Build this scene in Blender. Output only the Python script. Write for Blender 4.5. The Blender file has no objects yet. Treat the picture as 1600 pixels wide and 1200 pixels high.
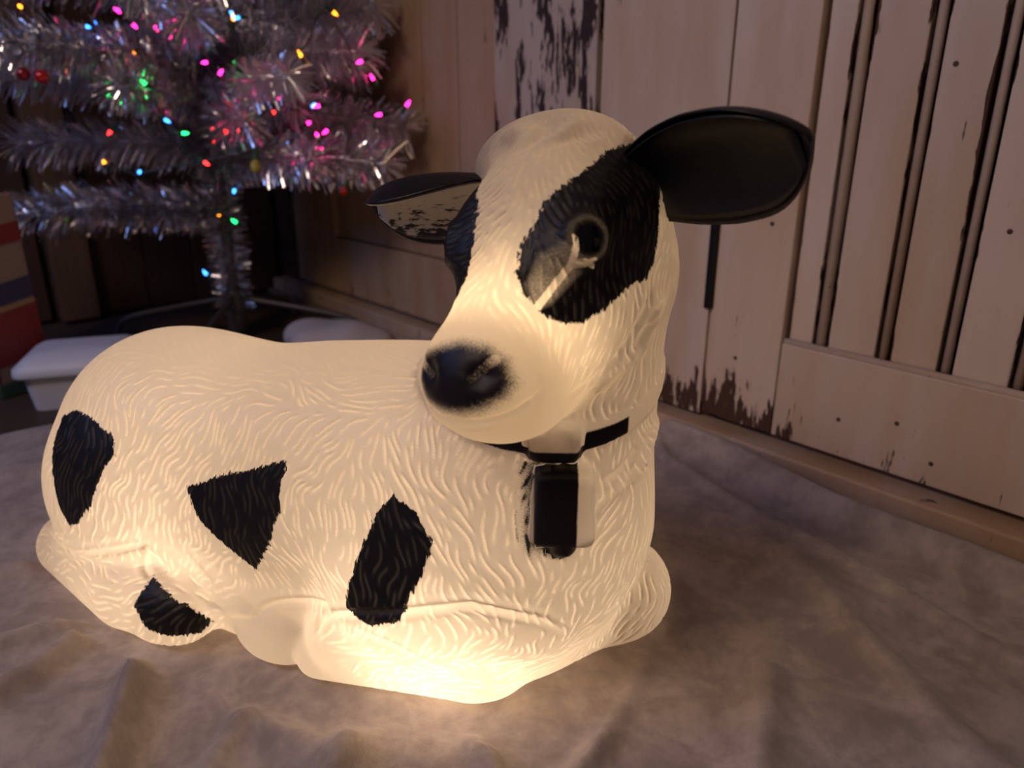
import bpy, bmesh, math, random
import numpy as np
from mathutils import Vector, Matrix, kdtree

SC = bpy.context.scene
COL = SC.collection
# ---------------------------------------------------------------- camera
PITCH, YAW = math.radians(19.5), math.radians(49)
cam_d = bpy.data.cameras.new('camera'); cam = bpy.data.objects.new('camera', cam_d); COL.objects.link(cam)
cam_d.sensor_width = 36; cam_d.lens = 36*1155/1600
cam.location = (0, 0, .55); cam.rotation_euler = (math.pi/2 - PITCH, 0, YAW)
cam_d.clip_start = .02
cam_d.dof.use_dof = True; cam_d.dof.focus_distance = .70; cam_d.dof.aperture_fstop = 4.2
SC.camera = cam
# ---------------------------------------------------------------- world, lights, exposure
w = bpy.data.worlds.new('room_dark'); SC.world = w; w.use_nodes = True
w.node_tree.nodes['Background'].inputs[0].default_value = (.64, .47, .52, 1)
w.node_tree.nodes['Background'].inputs[1].default_value = .055
def area(name, loc, target, size, energy, color):
    d = bpy.data.lights.new(name, 'AREA'); d.energy = energy; d.size = size; d.color = color
    o = bpy.data.objects.new(name, d); COL.objects.link(o); o.location = loc
    o.rotation_euler = (Vector(target) - Vector(loc)).to_track_quat('-Z', 'Y').to_euler()
    return o
area('ceiling_lamp', (-.35, -1.1, 2.0), (-.6, 1.0, .4), .5, 15, (1, .74, .58))
area('blue_room_glow', (-1.6, -1.3, 1.5), (-1.3, .5, .1), .7, 8, (.25, .40, 1))  # cool blue glow from high on the left, its source unseen
SC.view_settings.view_transform = 'Standard'; SC.view_settings.look = 'None'
SC.view_settings.gamma = 1; SC.view_settings.use_curve_mapping = False
SC.view_settings.exposure = 0
SC.cycles.use_denoising = True
SC.cycles.max_bounces = 10; SC.cycles.diffuse_bounces = 6; SC.cycles.transmission_bounces = 8
SC.cycles.sample_clamp_indirect = 6
SC.cycles.caustics_reflective = False; SC.cycles.caustics_refractive = False

# ---------------------------------------------------------------- helpers
def tag(o, label=None, cat=None, group=None, kind=None):
    if label: o['label'] = label
    if cat: o['category'] = cat
    if group: o['group'] = group
    if kind: o['kind'] = kind
    return o
def link(o, parent=None):
    COL.objects.link(o)
    if parent: o.parent = parent
    return o
def empty(name, loc=(0, 0, 0), rz=0):
    o = bpy.data.objects.new(name, None); o.location = loc; o.rotation_euler = (0, 0, rz); o.empty_display_size = .05
    return link(o)
def obj(name, bm, mat, parent=None, smooth=False):
    me = bpy.data.meshes.new(name); bm.to_mesh(me); bm.free()
    if smooth: me.polygons.foreach_set('use_smooth', [True]*len(me.polygons))
    if mat: me.materials.append(mat)
    return link(bpy.data.objects.new(name, me), parent)
def box_bm(lo, hi, bev=0, seg=2):
    bm = bmesh.new(); bmesh.ops.create_cube(bm, size=1)
    for v in bm.verts:
        for i in range(3): v.co[i] = lo[i] + (v.co[i]+.5)*(hi[i]-lo[i])
    if bev: bmesh.ops.bevel(bm, geom=bm.edges[:], offset=bev, segments=seg, affect='EDGES', profile=.6)
    return bm
def tube_bm(pts, r, n=10, bm=None, cap=True):
    bm = bm or bmesh.new(); pts = [Vector(p) for p in pts]; rings = []
    rad = r if hasattr(r, '__len__') else [r]*len(pts)
    up = None
    for i, p in enumerate(pts):
        t = (pts[min(i+1, len(pts)-1)] - pts[max(i-1, 0)]).normalized()
        if up is None: up = t.orthogonal().normalized()
        up = (up - t*up.dot(t)).normalized(); s = t.cross(up)
        rings.append([bm.verts.new(p + (up*math.cos(k*2*math.pi/n) + s*math.sin(k*2*math.pi/n))*rad[i]) for k in range(n)])
    for a, b in zip(rings, rings[1:]):
        for k in range(n): bm.faces.new((a[k], a[(k+1) % n], b[(k+1) % n], b[k]))
    if cap: bm.faces.new(rings[0][::-1]); bm.faces.new(rings[-1])
    return bm
def lathe_bm(prof, n=20, M=None):
    bm = bmesh.new(); rings = []
    for r, z in prof: rings.append([bm.verts.new((r*math.cos(k*2*math.pi/n), r*math.sin(k*2*math.pi/n), z)) for k in range(n)])
    for a, b in zip(rings, rings[1:]):
        for k in range(n): bm.faces.new((a[k], a[(k+1) % n], b[(k+1) % n], b[k]))
    bm.faces.new(rings[0][::-1]); bm.faces.new(rings[-1])
    if M is not None: bmesh.ops.transform(bm, matrix=M, verts=bm.verts[:])
    return bm
def spline(pts, n):
    pts = [Vector(p) for p in pts]; out = []
    for i in range(len(pts)-1):
        p0, p1, p2, p3 = pts[max(i-1, 0)], pts[i], pts[i+1], pts[min(i+2, len(pts)-1)]
        for k in range(n):
            t = k/n
            out.append(.5*((2*p1) + (p2-p0)*t + (2*p0-5*p1+4*p2-p3)*t*t + (3*p1-p0-3*p2+p3)*t**3))
    return out + [pts[-1]]

# ---------------------------------------------------------------- material helpers
class NT:
    def __init__(s, name):
        s.m = bpy.data.materials.new(name); s.m.use_nodes = True; s.t = s.m.node_tree; s.t.nodes.clear()
        s.out = s.n('ShaderNodeOutputMaterial')
    def n(s, typ, **kw):
        x = s.t.nodes.new(typ)
        for k, v in kw.items(): setattr(x, k, v)
        return x
    def set(s, sock, v):
        if isinstance(v, bpy.types.NodeSocket): s.t.links.new(v, sock)
        elif v is not None: sock.default_value = v
    def math(s, op, a, b=None, c=None, clamp=False):
        x = s.n('ShaderNodeMath', operation=op, use_clamp=clamp)
        for i, v in enumerate((a, b, c)): s.set(x.inputs[i], v) if v is not None else None
        return x.outputs[0]
    def smooth(s, v, lo, hi, a=0., b=1.):
        x = s.n('ShaderNodeMapRange', interpolation_type='SMOOTHSTEP'); s.set(x.inputs[0], v)
        for i, q in zip((1, 2, 3, 4), (lo, hi, a, b)): s.set(x.inputs[i], q)
        return x.outputs[0]
    def mixc(s, f, a, b):
        x = s.n('ShaderNodeMix', data_type='RGBA'); s.set(x.inputs[0], f); s.set(x.inputs[6], a); s.set(x.inputs[7], b); return x.outputs[2]
    def co(s, scale=(1, 1, 1), kind='Object', loc=(0, 0, 0)):
        c = s.n('ShaderNodeTexCoord'); m = s.n('ShaderNodeMapping'); m.inputs['Scale'].default_value = scale; m.inputs['Location'].default_value = loc
        s.t.links.new(c.outputs[kind], m.inputs[0]); return m.outputs[0]
    def noise(s, vec, scale, detail=3, rough=.55, dist=0):
        x = s.n('ShaderNodeTexNoise'); s.set(x.inputs['Vector'], vec); x.inputs['Scale'].default_value = scale
        x.inputs['Detail'].default_value = detail; x.inputs['Roughness'].default_value = rough; x.inputs['Distortion'].default_value = dist
        return x.outputs[0]
    def attr(s, name): return s.n('ShaderNodeAttribute', attribute_name=name).outputs['Fac']
    def bump(s, h, strength, dist):
        x = s.n('ShaderNodeBump'); s.set(x.inputs['Height'], h); x.inputs['Strength'].default_value = strength; x.inputs['Distance'].default_value = dist; return x.outputs[0]
    def pr(s, color, rough=.5, metal=0, normal=None, coat=0, emit=None, estr=0, spec=None, sheen=0):
        x = s.n('ShaderNodeBsdfPrincipled'); s.set(x.inputs['Base Color'], color); s.set(x.inputs['Roughness'], rough); s.set(x.inputs['Metallic'], metal)
        if normal is not None: s.set(x.inputs['Normal'], normal)
        if coat: x.inputs['Coat Weight'].default_value = coat
        if spec is not None: x.inputs['Specular IOR Level'].default_value = spec
        if sheen: x.inputs['Sheen Weight'].default_value = sheen
        if emit: x.inputs['Emission Color'].default_value = emit; x.inputs['Emission Strength'].default_value = estr
        return x.outputs[0]
    def mix(s, f, a, b):
        x = s.n('ShaderNodeMixShader'); s.set(x.inputs[0], f); s.t.links.new(a, x.inputs[1]); s.t.links.new(b, x.inputs[2]); return x.outputs[0]
    def done(s, sh): s.t.links.new(sh, s.out.inputs[0]); return s.m
def plain(name, c, rough=.5, metal=0, **k):
    n = NT(name); return n.done(n.pr((*c, 1), rough, metal, **k))
def glow(name, c, s):
    n = NT(name); return n.done(n.pr((*[min(1, x*.6+.05) for x in c], 1), .25, emit=(*c, 1), estr=s))
def painted_wood(name, paint, wood, chips, low=0., seed=0., grain=1.0, edge=0.):
    """weathered paint on boards: chips = how much paint is gone, low = extra wear near the foot of the boards"""
    n = NT(name); g = n.n('ShaderNodeNewGeometry').outputs['Position']
    def mp(sc, off=0):
        m = n.n('ShaderNodeMapping'); m.inputs['Scale'].default_value = sc; m.inputs['Location'].default_value = (seed+off, seed*.7, seed*1.3); n.t.links.new(g, m.inputs[0]); return m.outputs[0]
    big = n.noise(mp((26, 26, 5.5)), 1, 4, .62, .4); fine = n.noise(mp((150, 150, 26), 3), 1, 3, .6)
    z = n.n('ShaderNodeSeparateXYZ'); n.t.links.new(g, z.inputs[0])
    lowm = n.smooth(z.outputs[2], .05, .20, low, 0.)
    v = n.math('ADD', n.math('ADD', n.math('MULTIPLY', big, .72), n.math('MULTIPLY', fine, .30)), lowm)
    if edge:
        gx = n.n('ShaderNodeSeparateXYZ'); n.t.links.new(n.n('ShaderNodeTexCoord').outputs['Generated'], gx.inputs[0])
        v = n.math('ADD', v, n.smooth(n.math('MINIMUM', gx.outputs[0], n.math('SUBTRACT', 1.0, gx.outputs[0])), 0., .10, edge, 0.))
    chip = n.smooth(v, 1.0-chips, 1.035-chips)
    tone = n.noise(mp((9, 9, 1.6), 7), 1, 3, .6)
    c = n.mixc(n.smooth(tone, .3, .7), (*paint, 1), (paint[0]*.84, paint[1]*.74, paint[2]*.60, 1))
    gr = n.noise(mp((220, 220, 9), 5), 1, 3, .6)
    wc = n.mixc(gr, (*wood, 1), (wood[0]*.35, wood[1]*.3, wood[2]*.3, 1))
    h = n.math('SUBTRACT', n.math('MULTIPLY', gr, .25*grain), n.math('MULTIPLY', chip, .8))
    return n.done(n.pr(n.mixc(chip, c, wc), n.smooth(chip, 0, 1, .42, .8), normal=n.bump(h, .5, .0012)))

# ---------------------------------------------------------------- the room
YW = 1.08      # face of the painted doors
XC = -2.48     # dark wall across the corner
CREAM = (.66, .55, .47); BROWN = (.10, .045, .026)
M_PAINT = [painted_wood('cream_paint_%d' % i, (CREAM[0]*k, CREAM[1]*k, CREAM[2]*k), BROWN, ch, lo, 3.1*i) for i, (k, ch, lo) in enumerate(((1.0, .325, .26), (.95, .325, .10), (.98, .335, .20), (.92, .365, .02)))]
M_PLANK = [painted_wood('cream_plank_paint_%d' % i, (CREAM[0]*k, CREAM[1]*k, CREAM[2]*k), BROWN, ch, .06, 5+2.3*i, edge=.155) for i, (k, ch) in enumerate(((1.0, .33), (.95, .36), (.92, .345)))]
M_CHIPPED = painted_wood('badly_chipped_paint', (.56, .48, .45), (.05, .028, .028), .475, .0, 21.)
M_TAN = painted_wood('worn_tan_boards', (.48, .35, .25), (.10, .05, .03), .34, .05, 33.)
M_SILL = painted_wood('sill_paint', (.55, .42, .32), (.12, .06, .03), .36, .0, 41.)
M_GAP = plain('dark_gap', (.012, .008, .007), .9)
def dark_wood(name, c, seed):
    n = NT(name); g = n.noise(n.co((60, 60, 4), loc=(seed, 0, 0)), 1, 4, .6, .5)
    return n.done(n.pr(n.mixc(g, (*c, 1), (c[0]*.45, c[1]*.42, c[2]*.42, 1)), .55, normal=n.bump(g, .4, .002)))
M_DARKW = [dark_wood('dark_brown_boards_%d' % i, (.075*k, .036*k, .024*k), i*3.) for i, k in enumerate((1, .8, 1.15))]
M_POST = dark_wood('brown_post_wood', (.16, .09, .055), 9.)

floor = obj('floor', box_bm((XC-.1, -2.0, -.06), (1.4, 1.3, -.010)), plain('dark_floor', (.06, .04, .03), .6))
tag(floor, kind='structure')
wall_r = obj('wall_right', box_bm((XC, YW+.03, -.02), (1.4, YW+.12, 2.3)), M_GAP); tag(wall_r, kind='structure')
def board(name, parent, x0, x1, z0, z1, depth, mat, bev=.0025, back=.03):
    return obj(name, box_bm((x0, YW+depth, z0), (x1, YW+back, z1), bev), mat, parent)
# frame board between the two doors
board('board', wall_r, -.992, -.7215, .05, 2.25, -.002, M_PAINT[2])
# right-hand door: stile, bottom rail, recessed beaded boards
d2 = empty('door_2', (0, 0, 0)); tag(d2, kind='structure')
board('stile', d2, -.7185, -.581, .055, 2.25, 0, M_PAINT[0])
board('bottom_rail', d2, -.579, .62, .055, .214, 0, M_PAINT[1])
x = -.578; edges = []
for i, (a, b) in enumerate([(-.578, -.535), (-.513, -.437), (-.419, -.351), (-.334, -.262), (-.245, -.173), (-.156, -.084), (-.067, .005), (.022, .094), (.111, .183), (.2, .272), (.289, .361), (.378, .45), (.467, .6)]):
    board('plank', d2, a+.002, b-.002, .216, 2.25, .014, M_PLANK[i % 3], .003)
    nx = (-.513, -.419, -.334, -.245, -.156, -.067, .022, .111, .2, .289, .378, .467, None)[i]
    if nx is not None:
        bm = lathe_bm([((nx-b)/2-.0025, .216), ((nx-b)/2-.0025, 2.25)], 10, Matrix.Translation(((b+nx)/2, YW+.0205, 0)))
        obj('bead', bm, M_PLANK[(i+1) % 3], d2, True)
obj('moulding', tube_bm([(-.579, YW+.010, .2155), (.6, YW+.010, .2155)], .006, 8), M_PAINT[3], d2, True)
# left-hand door: worn boards, badly chipped stile
d1 = empty('door_1', (0, 0, 0)); tag(d1, kind='structure')
board('stile', d1, -1.300, -1.008, .055, 2.25, 0, M_CHIPPED)
board('bottom_rail', d1, -2.058, -1.302, .055, .222, 0, M_TAN)
board('stile', d1, -2.33, -2.061, .055, 2.25, 0, M_TAN)
for i, (a, b) in enumerate([(-2.058, -1.83), (-1.826, -1.586), (-1.582, -1.445), (-1.441, -1.304)]):
    board('plank', d1, a, b, .225, 2.25, .012, M_TAN, .003)
board('trim_board', wall_r, -2.475, -2.335, .0, 2.25, .004, M_DARKW[2])
# sill the doors close against, and the iron bar in the seam
sill = obj('trim_1', box_bm((-2.46, YW-.040, -.012), (.7, YW+.03, .043), .004), M_SILL); tag(sill, kind='structure')
obj('quarter_round', tube_bm([(-2.46, YW-.048, -.004), (.7, YW-.048, -.004)], .014, 10), M_SILL, sill, True)
bm = box_bm((-.728, YW-.009, .246), (-.713, YW+.004, .41), .003)
bar = obj('latch_bar', bm, plain('black_iron', (.012, .011, .013), .5, .6))
tag(bar, 'slim upright black iron bar on the seam of the cream boards', 'latch bar')
# small nail heads in the painted boards
M_NAIL = plain('rusty_nail', (.10, .05, .04), .7, .3)
for x, z, p in ((-.968, .62, wall_r), (-.968, .45, wall_r), (-.74, .66, wall_r), (-.69, .56, d2), (-.62, .40, d2), (-.66, .17, d2), (-.62, .07, d2), (-.40, .62, d2), (-.30, .42, d2), (-.47, .115, d2), (-.385, .135, d2), (-.33, .09, d2)):
    dep = .014 if (p is d2 and z > .22 and x > -.58) else 0
    obj('nail', lathe_bm([(.0035, -.0015), (.0035, .001), (.001, .002)], 8, Matrix.Translation((x, YW+dep, z)) @ Matrix.Rotation(math.pi/2, 4, 'X')), M_NAIL, p)
# dark wall across the corner
wall_l = obj('wall_left', box_bm((XC-.12, -2.0, -.02), (XC-.02, YW+.12, 2.3)), M_GAP); tag(wall_l, kind='structure')
y = -2.0; i = 0
while y < .36:
    obj('plank', box_bm((XC-.03, y, 0), (XC, y+.155, 2.25), .003), M_DARKW[i % 3], wall_l); y += .158; i += 1
y = .50
while y < 1.06:
    obj('plank', box_bm((XC-.03, y, 0), (XC, min(y+.140, YW), 2.25), .003), M_DARKW[i % 3], wall_l); y += .143; i += 1
post = obj('post', box_bm((XC-.03, .385, 0), (XC+.05, .487, 2.25), .005), M_POST, wall_l)

# fleece blanket over the floor, with folds
FOLDS = [([(-.80, .150), (-.732, .116), (-.674, .088), (-.60, .05), (-.48, -.02)], .014, .015), ([(-.484, .346), (-.442, .331), (-.403, .320), (-.30, .29)], .008, .012),
 ([(-.731, .192), (-.668, .189), (-.571, .195), (-.494, .215)], .005, .022), ([(-.75, 1.00), (-.692, .959), (-.530, .913), (-.366, .887), (-.231, .854), (-.126, .834), (.1, .79), (.5, .75)], .006, .007),
 ([(-.746, 1.028), (-.599, 1.018), (-.428, .990), (-.323, .985), (.2, .97)], .014, .022), ([(-.403, .539), (-.373, .459), (-.348, .404), (-.32, .30)], .006, .012),
 ([(-.83, .079), (-.80, .037), (-.794, .002), (-.78, -.1)], .009, .012), ([(-.405, .842), (-.312, .780), (-.193, .707), (-.120, .667), (.05, .6)], .006, .020),
 ([(-.863, .127), (-.864, .073), (-.873, .013), (-.88, -.1)], .008, .012), ([(-.529, .321), (-.511, .251), (-.486, .224), (-.45, .15)], .008, .018),
 ([(-1.0, .20), (-1.02, .1), (-1.06, -.05)], .008, .02), ([(-1.2, .35), (-1.3, .2), (-1.38, .1)], .008, .03), ([(-.62, .80), (-.50, .72), (-.42, .60)], .004, .03),
 ([(-.30, .62), (-.24, .50), (-.20, .42)], .005, .018), ([(-.62, .24), (-.60, .17), (-.55, .12)], .005, .012)]
def seg2(P, a, b):
    a = np.array(a); b = np.array(b); e = b-a; t = np.clip(((P-a) @ e)/(e @ e), 0, 1); return np.sqrt(((P-a-t[:, None]*e)**2).sum(1))
gx, gy = np.linspace(-1.60, 1.2, 500), np.linspace(-1.6, 1.034, 440)
GX, GY = np.meshgrid(gx, gy, indexing='ij'); GP = np.stack([GX.ravel(), GY.ravel()], 1)
GZ = np.zeros(len(GP))
for pts, h_, w_ in FOLDS:
    d_ = np.min([seg2(GP, a, b) for a, b in zip(pts, pts[1:])], axis=0); GZ += 2.5*h_*np.exp(-(d_/w_)**2)
for k in range(7):
    r_ = np.random.default_rng(50+k); kx, ky = r_.normal(size=2)*(6+3*k); GZ += .0016/(1+k*.3)*np.sin(GP[:, 0]*kx + GP[:, 1]*ky + r_.uniform(0, 6.3) + 1.5*np.sin(GP[:, 1]*9+k))
# flat where the figure sits, and rising slightly on to the sill
ca_, sa_ = math.cos(YAW + math.atan2(-.406, .914)), math.sin(YAW + math.atan2(-.406, .914))
ox_, oy_ = math.cos(YAW)*-.245 - math.sin(YAW)*.79, math.sin(YAW)*-.245 + math.cos(YAW)*.79
lx = (GP[:, 0]-ox_)*ca_ + (GP[:, 1]-oy_)*sa_; ly = -(GP[:, 0]-ox_)*sa_ + (GP[:, 1]-oy_)*ca_
foot = np.clip((np.sqrt((lx/.40)**2 + (ly/.19)**2) - .98)/.16, 0, 1)
GZ = GZ*foot - .002*(1-foot) + np.clip((GP[:, 1]-.95)/.08, 0, 1)**2*.014
nx_, ny_ = len(gx), len(gy)
GP[:, 0] += .02*np.sin(GP[:, 1]*7)*np.clip((-1.3-GP[:, 0])/.3, 0, 1)
gq = np.array([(i*ny_+j, (i+1)*ny_+j, (i+1)*ny_+j+1, i*ny_+j+1) for i in range(nx_-1) for j in range(ny_-1)])
me = bpy.data.meshes.new('fleece_blanket')
me.from_pydata(np.column_stack([GP, GZ]).tolist(), [], gq.tolist()); me.polygons.foreach_set('use_smooth', [True]*len(me.polygons))
n = NT('white_fleece'); fz = n.noise(n.co(), 700, 3, .7); cl = n.noise(n.co(), 13, 4, .62, .6); cl2 = n.noise(n.co(), 60, 3, .6)
cc = n.mixc(n.smooth(n.math('ADD', n.math('MULTIPLY', cl, .7), n.math('MULTIPLY', cl2, .3)), .35, .68), (.30, .25, .235, 1), (.49, .425, .40, 1))
me.materials.append(n.done(n.pr(cc, .95, normal=n.bump(n.math('ADD', fz, n.math('MULTIPLY', cl2, 1.5)), .55, .0016), spec=.1, sheen=.25)))
blanket = link(bpy.data.objects.new('fleece_blanket', me)); sdm = blanket.modifiers.new('thick', 'SOLIDIFY'); sdm.thickness = .004; sdm.offset = -1
tag(blanket, 'white fleece snow blanket spread over the floor in soft folds', 'blanket')

# ---------------------------------------------------------------- calf: signed distance field
def vec(*a): return np.array(a, dtype=np.float64)
def smin(a, b, k):
    h = np.clip(.5 + .5*(b-a)/k, 0, 1)
    return b*(1-h) + a*h - k*h*(1-h)
def smax(a, b, k): return -smin(-a, -b, k)
def ell(P, c, r, M=None):
    q = P - np.array(c)
    if M is not None: q = q @ M.T
    r = np.array(r)
    k0 = np.sqrt(((q/r)**2).sum(-1)); k1 = np.sqrt(((q/(r*r))**2).sum(-1))
    return k0*(k0-1)/np.maximum(k1, 1e-9)
def cone(P, a, b, ra, rb):
    a = np.array(a); b = np.array(b); ba = b-a
    t = np.clip(((P-a) @ ba)/(ba @ ba), 0, 1)
    return np.sqrt(((P - a - t[..., None]*ba)**2).sum(-1)) - (ra + (rb-ra)*t)
def rbox(P, c, hs, r, M):
    q = np.abs((P - np.array(c)) @ M.T) - (np.array(hs) - r)
    return np.sqrt((np.maximum(q, 0)**2).sum(-1)) + np.minimum(q.max(-1), 0) - r

# head frame: forward, left, up (rows), origin S
S_HEAD = vec(.327, -.030, .472)
_a = vec(.315, -.178, .370) - S_HEAD; _a /= np.linalg.norm(_a)
_u = vec(0, 0, 1) - _a[2]*_a; _u /= np.linalg.norm(_u)
_l = np.cross(_u, _a)
_r = math.radians(8)
HU = math.cos(_r)*_u - math.sin(_r)*_l
HL = math.cos(_r)*_l + math.sin(_r)*_u
HM = np.stack([_a, HL, HU])
def to_head(P): return (P - S_HEAD) @ HM.T
def from_head(q): return np.array(q) @ HM + S_HEAD

EYE = [vec(.063, .0560, .0325), vec(.063, -.0560, .0325)]
EYE_N = [vec(.33, .83, .45), vec(.33, -.83, .45)]
EYE_N = [n/np.linalg.norm(n) for n in EYE_N]
def frame_at(d, up):
    d = d/np.linalg.norm(d); s = np.cross(up, d); s /= np.linalg.norm(s); return np.stack([d, s, np.cross(d, s)])
def torus(q, c, n, R, r):
    p = q - c; h = p @ n; rad = np.sqrt(np.maximum((p*p).sum(-1) - h*h, 0))
    return np.sqrt((rad-R)**2 + h*h) - r
# collar: a strap around the neck that hangs lowest at the throat
_n = vec(.139, -.353, 1.0); COL_N = _n/np.linalg.norm(_n)
COL_C = vec(.352, -.103, .304)
TAG_M = frame_at(vec(.366, -.93, .02), vec(0, 0, 1))
CLASP_C = vec(.353, -.106, .306)
BELL_C = vec(.362, -.106, .250)
RIDGES = [
 ([(.4164, -.0412, .4092), (.4059, -.0542, .3765), (.3850, -.0880, .3541)], .006),
 ([(.4110, .0050, .2900), (.4097, -.0213, .2659), (.3961, -.0638, .2512), (.3831, -.0845, .2400)], .005),
 ([(-.1008, -.1406, .1199), (-.0701, -.1362, .0850), (-.0301, -.1402, .0538), (.0215, -.1375, .0569)], .005),
 ([(-.0976, -.1395, .1177), (-.0471, -.1309, .0880), (-.0059, -.1351, .0658), (.0257, -.1368, .0601)], .005),
 ([(-.0484, -.1335, .1156), (-.0183, -.1322, .0886), (.0251, -.1356, .0632)], .005),
 ([(-.3000, -.1191, .0740), (-.2602, -.1396, .0710), (-.1701, -.1501, .0940), (-.1217, -.1448, .1130), (-.0995, -.1408, .1244)], .0045)]
RIDGES = [(np.array(p), r) for p, r in RIDGES]
def field_head(P):
    q = to_head(P)
    d = ell(q, (-.012, 0, -.008), (.088, .066, .074))
    d = smin(d, ell(q, (-.048, -.020, .020), (.044, .078, .047)), .02)          # poll
    d = smin(d, cone(q, (.03, 0, .003), (.145, 0, -.010), .056, .044), .05)   # face
    d = smin(d, ell(q, (.165, 0, -.012), (.042, .050, .042)), .025)           # muzzle
    d = smin(d, cone(q, (.0, 0, -.060), (.140, 0, -.048), .069, .036), .04) # jaw
    for sg in (-1, 1):
        d = smin(d, ell(q, (.005, .044*sg, -.034), (.058, .030, .050)), .035) # cheeks
        d = smin(d, ell(q, (.050, .046*sg, .030), (.036, .020, .020)), .025)  # brow
        d = smin(d, ell(q, (.070, .026*sg, -.040), (.080, .034, .046)), .03)  # jowl
        d = smin(d, ell(q, (-.048, .056*sg, -.004), (.022, .020, .024)), .02)  # ear root
        d = smax(d, -ell(q, (.188, .025*sg, .022), (.010, .010, .0055)), .006)  # nostril
    return d
def field_eye(P):
    q = to_head(P)
    return np.minimum(ell(q, EYE[0], (.0135, .0135, .0135)), ell(q, EYE[1], (.0135, .0135, .0135)))
def field_lid(P):
    q = to_head(P)
    return np.minimum(*[torus(q, EYE[i] + EYE_N[i]*.0075, EYE_N[i], .0155, .0035) for i in (0, 1)])
def field_body(P):
    d = ell(P, (-.03, 0, .155), (.31, .138, .154))
    d = smin(d, ell(P, (.10, 0, .20), (.14, .11, .12)), .06)
    for sg in (-1, 1): d = smin(d, ell(P, (.0, .08*sg, .05), (.15, .056, .06)), .03)
    d = smin(d, ell(P, (-.195, 0, .152), (.132, .125, .147)), .08)
    d = smin(d, ell(P, (.235, 0, .160), (.165, .140, .175)), .08)
    d = smin(d, cone(P, (.288, -.008, .20), (.336, -.010, .415), .120, .082), .05)
    for sg in (-1, 1):
        d = smin(d, ell(P, (-.198, .085*sg, .118), (.120, .066, .108)), .03)          # thigh
        d = smin(d, cone(P, (-.305, .095*sg, .040), (-.150, .135*sg, .040), .042, .045), .012)  # hind foot
        d = smin(d, ell(P, (-.095, .140*sg, .040), (.065, .040, .046)), .015)
        d = smin(d, ell(P, (.045, .118*sg, .034), (.054, .032, .037)), .005)         # hind hoof
        d = smin(d, ell(P, (.200, .085*sg, .110), (.095, .065, .090)), .03)          # shoulder
    d = smin(d, cone(P, (.135, -.105, .055), (.262, -.072, .052), .048, .054), .008)    # near front leg
    d = smin(d, cone(P, (.105, -.120, .028), (.255, -.080, .030), .029, .036), .006)
    d = smin(d, cone(P, (.270, -.050, .046), (.352, .050, .050), .046, .048), .03)
    d = smin(d, cone(P, (.250, .085, .055), (.368, .066, .062), .052, .058), .012)      # far front leg
    return d
def field_neck(P):
    bd = field_body(P); hd = field_head(P)
    pl = np.abs((P - COL_C) @ COL_N)
    near = np.sqrt(((P - vec(.32, -.01, .33))**2).sum(-1)) - .15
    col = smax(smax(bd - .0035, pl - .010, .003), near, .01)
    q = (P - BELL_C) @ TAG_M.T
    w = .0255 - .10*(q[:, 2] - .0)*(.5)            # a little wider at the bottom
    bq = np.stack([np.abs(q[:, 0]) - .010, np.abs(q[:, 1]) - w + .008, np.abs(q[:, 2]) - .026], 1)
    bell = np.sqrt((np.maximum(bq, 0)**2).sum(-1)) + np.minimum(bq.max(-1), 0) - .008
    bell = np.minimum(bell, ell(P, BELL_C + vec(.001, -.003, -.036), (.013, .013, .011)))
    clasp = rbox(P, CLASP_C, (.012, .021, .016), .004, TAG_M)
    return bd, hd, col, bell, clasp
def field_all(P):
    bd, hd, col, bell, clasp = field_neck(P)
    d = smin(bd, hd, .022)
    for pts, r in RIDGES:
        lo = np.min(pts, axis=0) - .03; hi = np.max(pts, axis=0) + .03
        m = ((P > lo) & (P < hi)).all(1)
        if m.any():
            Q = P[m]; e = np.min([cone(Q, pts[i], pts[i+1], r, r) for i in range(len(pts)-1)], axis=0)
            d[m] = smin(d[m], e, .006)
    d = smin(d, field_lid(P), .005)
    q = to_head(P)
    mouth = np.abs(q[:, 2] + .003 + 1.0*q[:, 1]**2)  # mouth line
    d = np.where((q[:, 0] > .155) & (hd < .02), smax(d, -(np.maximum(mouth - .0008, -.001) + np.maximum(np.abs(hd) - .0025, 0)), .003), d)
    ey = field_eye(P)
    d = np.where(P[:, 2] < .05, smax(d, .0015 - P[:, 2], .01), d)
    out = smin(d, ey, .002)
    for e in (col, clasp, bell): out = smin(out, e, .003)
    lab = np.argmin(np.stack([d - .0008, ey, col, bell, clasp], 1), 1)
    return out, lab, hd - bd
def field(P): return field_all(P)[0]
def grad(P, e=4e-4):
    g = np.zeros_like(P)
    for k in ((1, -1, -1), (-1, -1, 1), (-1, 1, -1), (1, 1, 1)):
        o = np.array(k, float); g += o*field(P + o*e)[:, None]
    return g/np.maximum(np.linalg.norm(g, axis=1, keepdims=True), 1e-12)
def project(P, n=2):
    for _ in range(n):
        P = P - grad(P)*np.clip(field(P), -.004, .004)[:, None]
    return P
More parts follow.
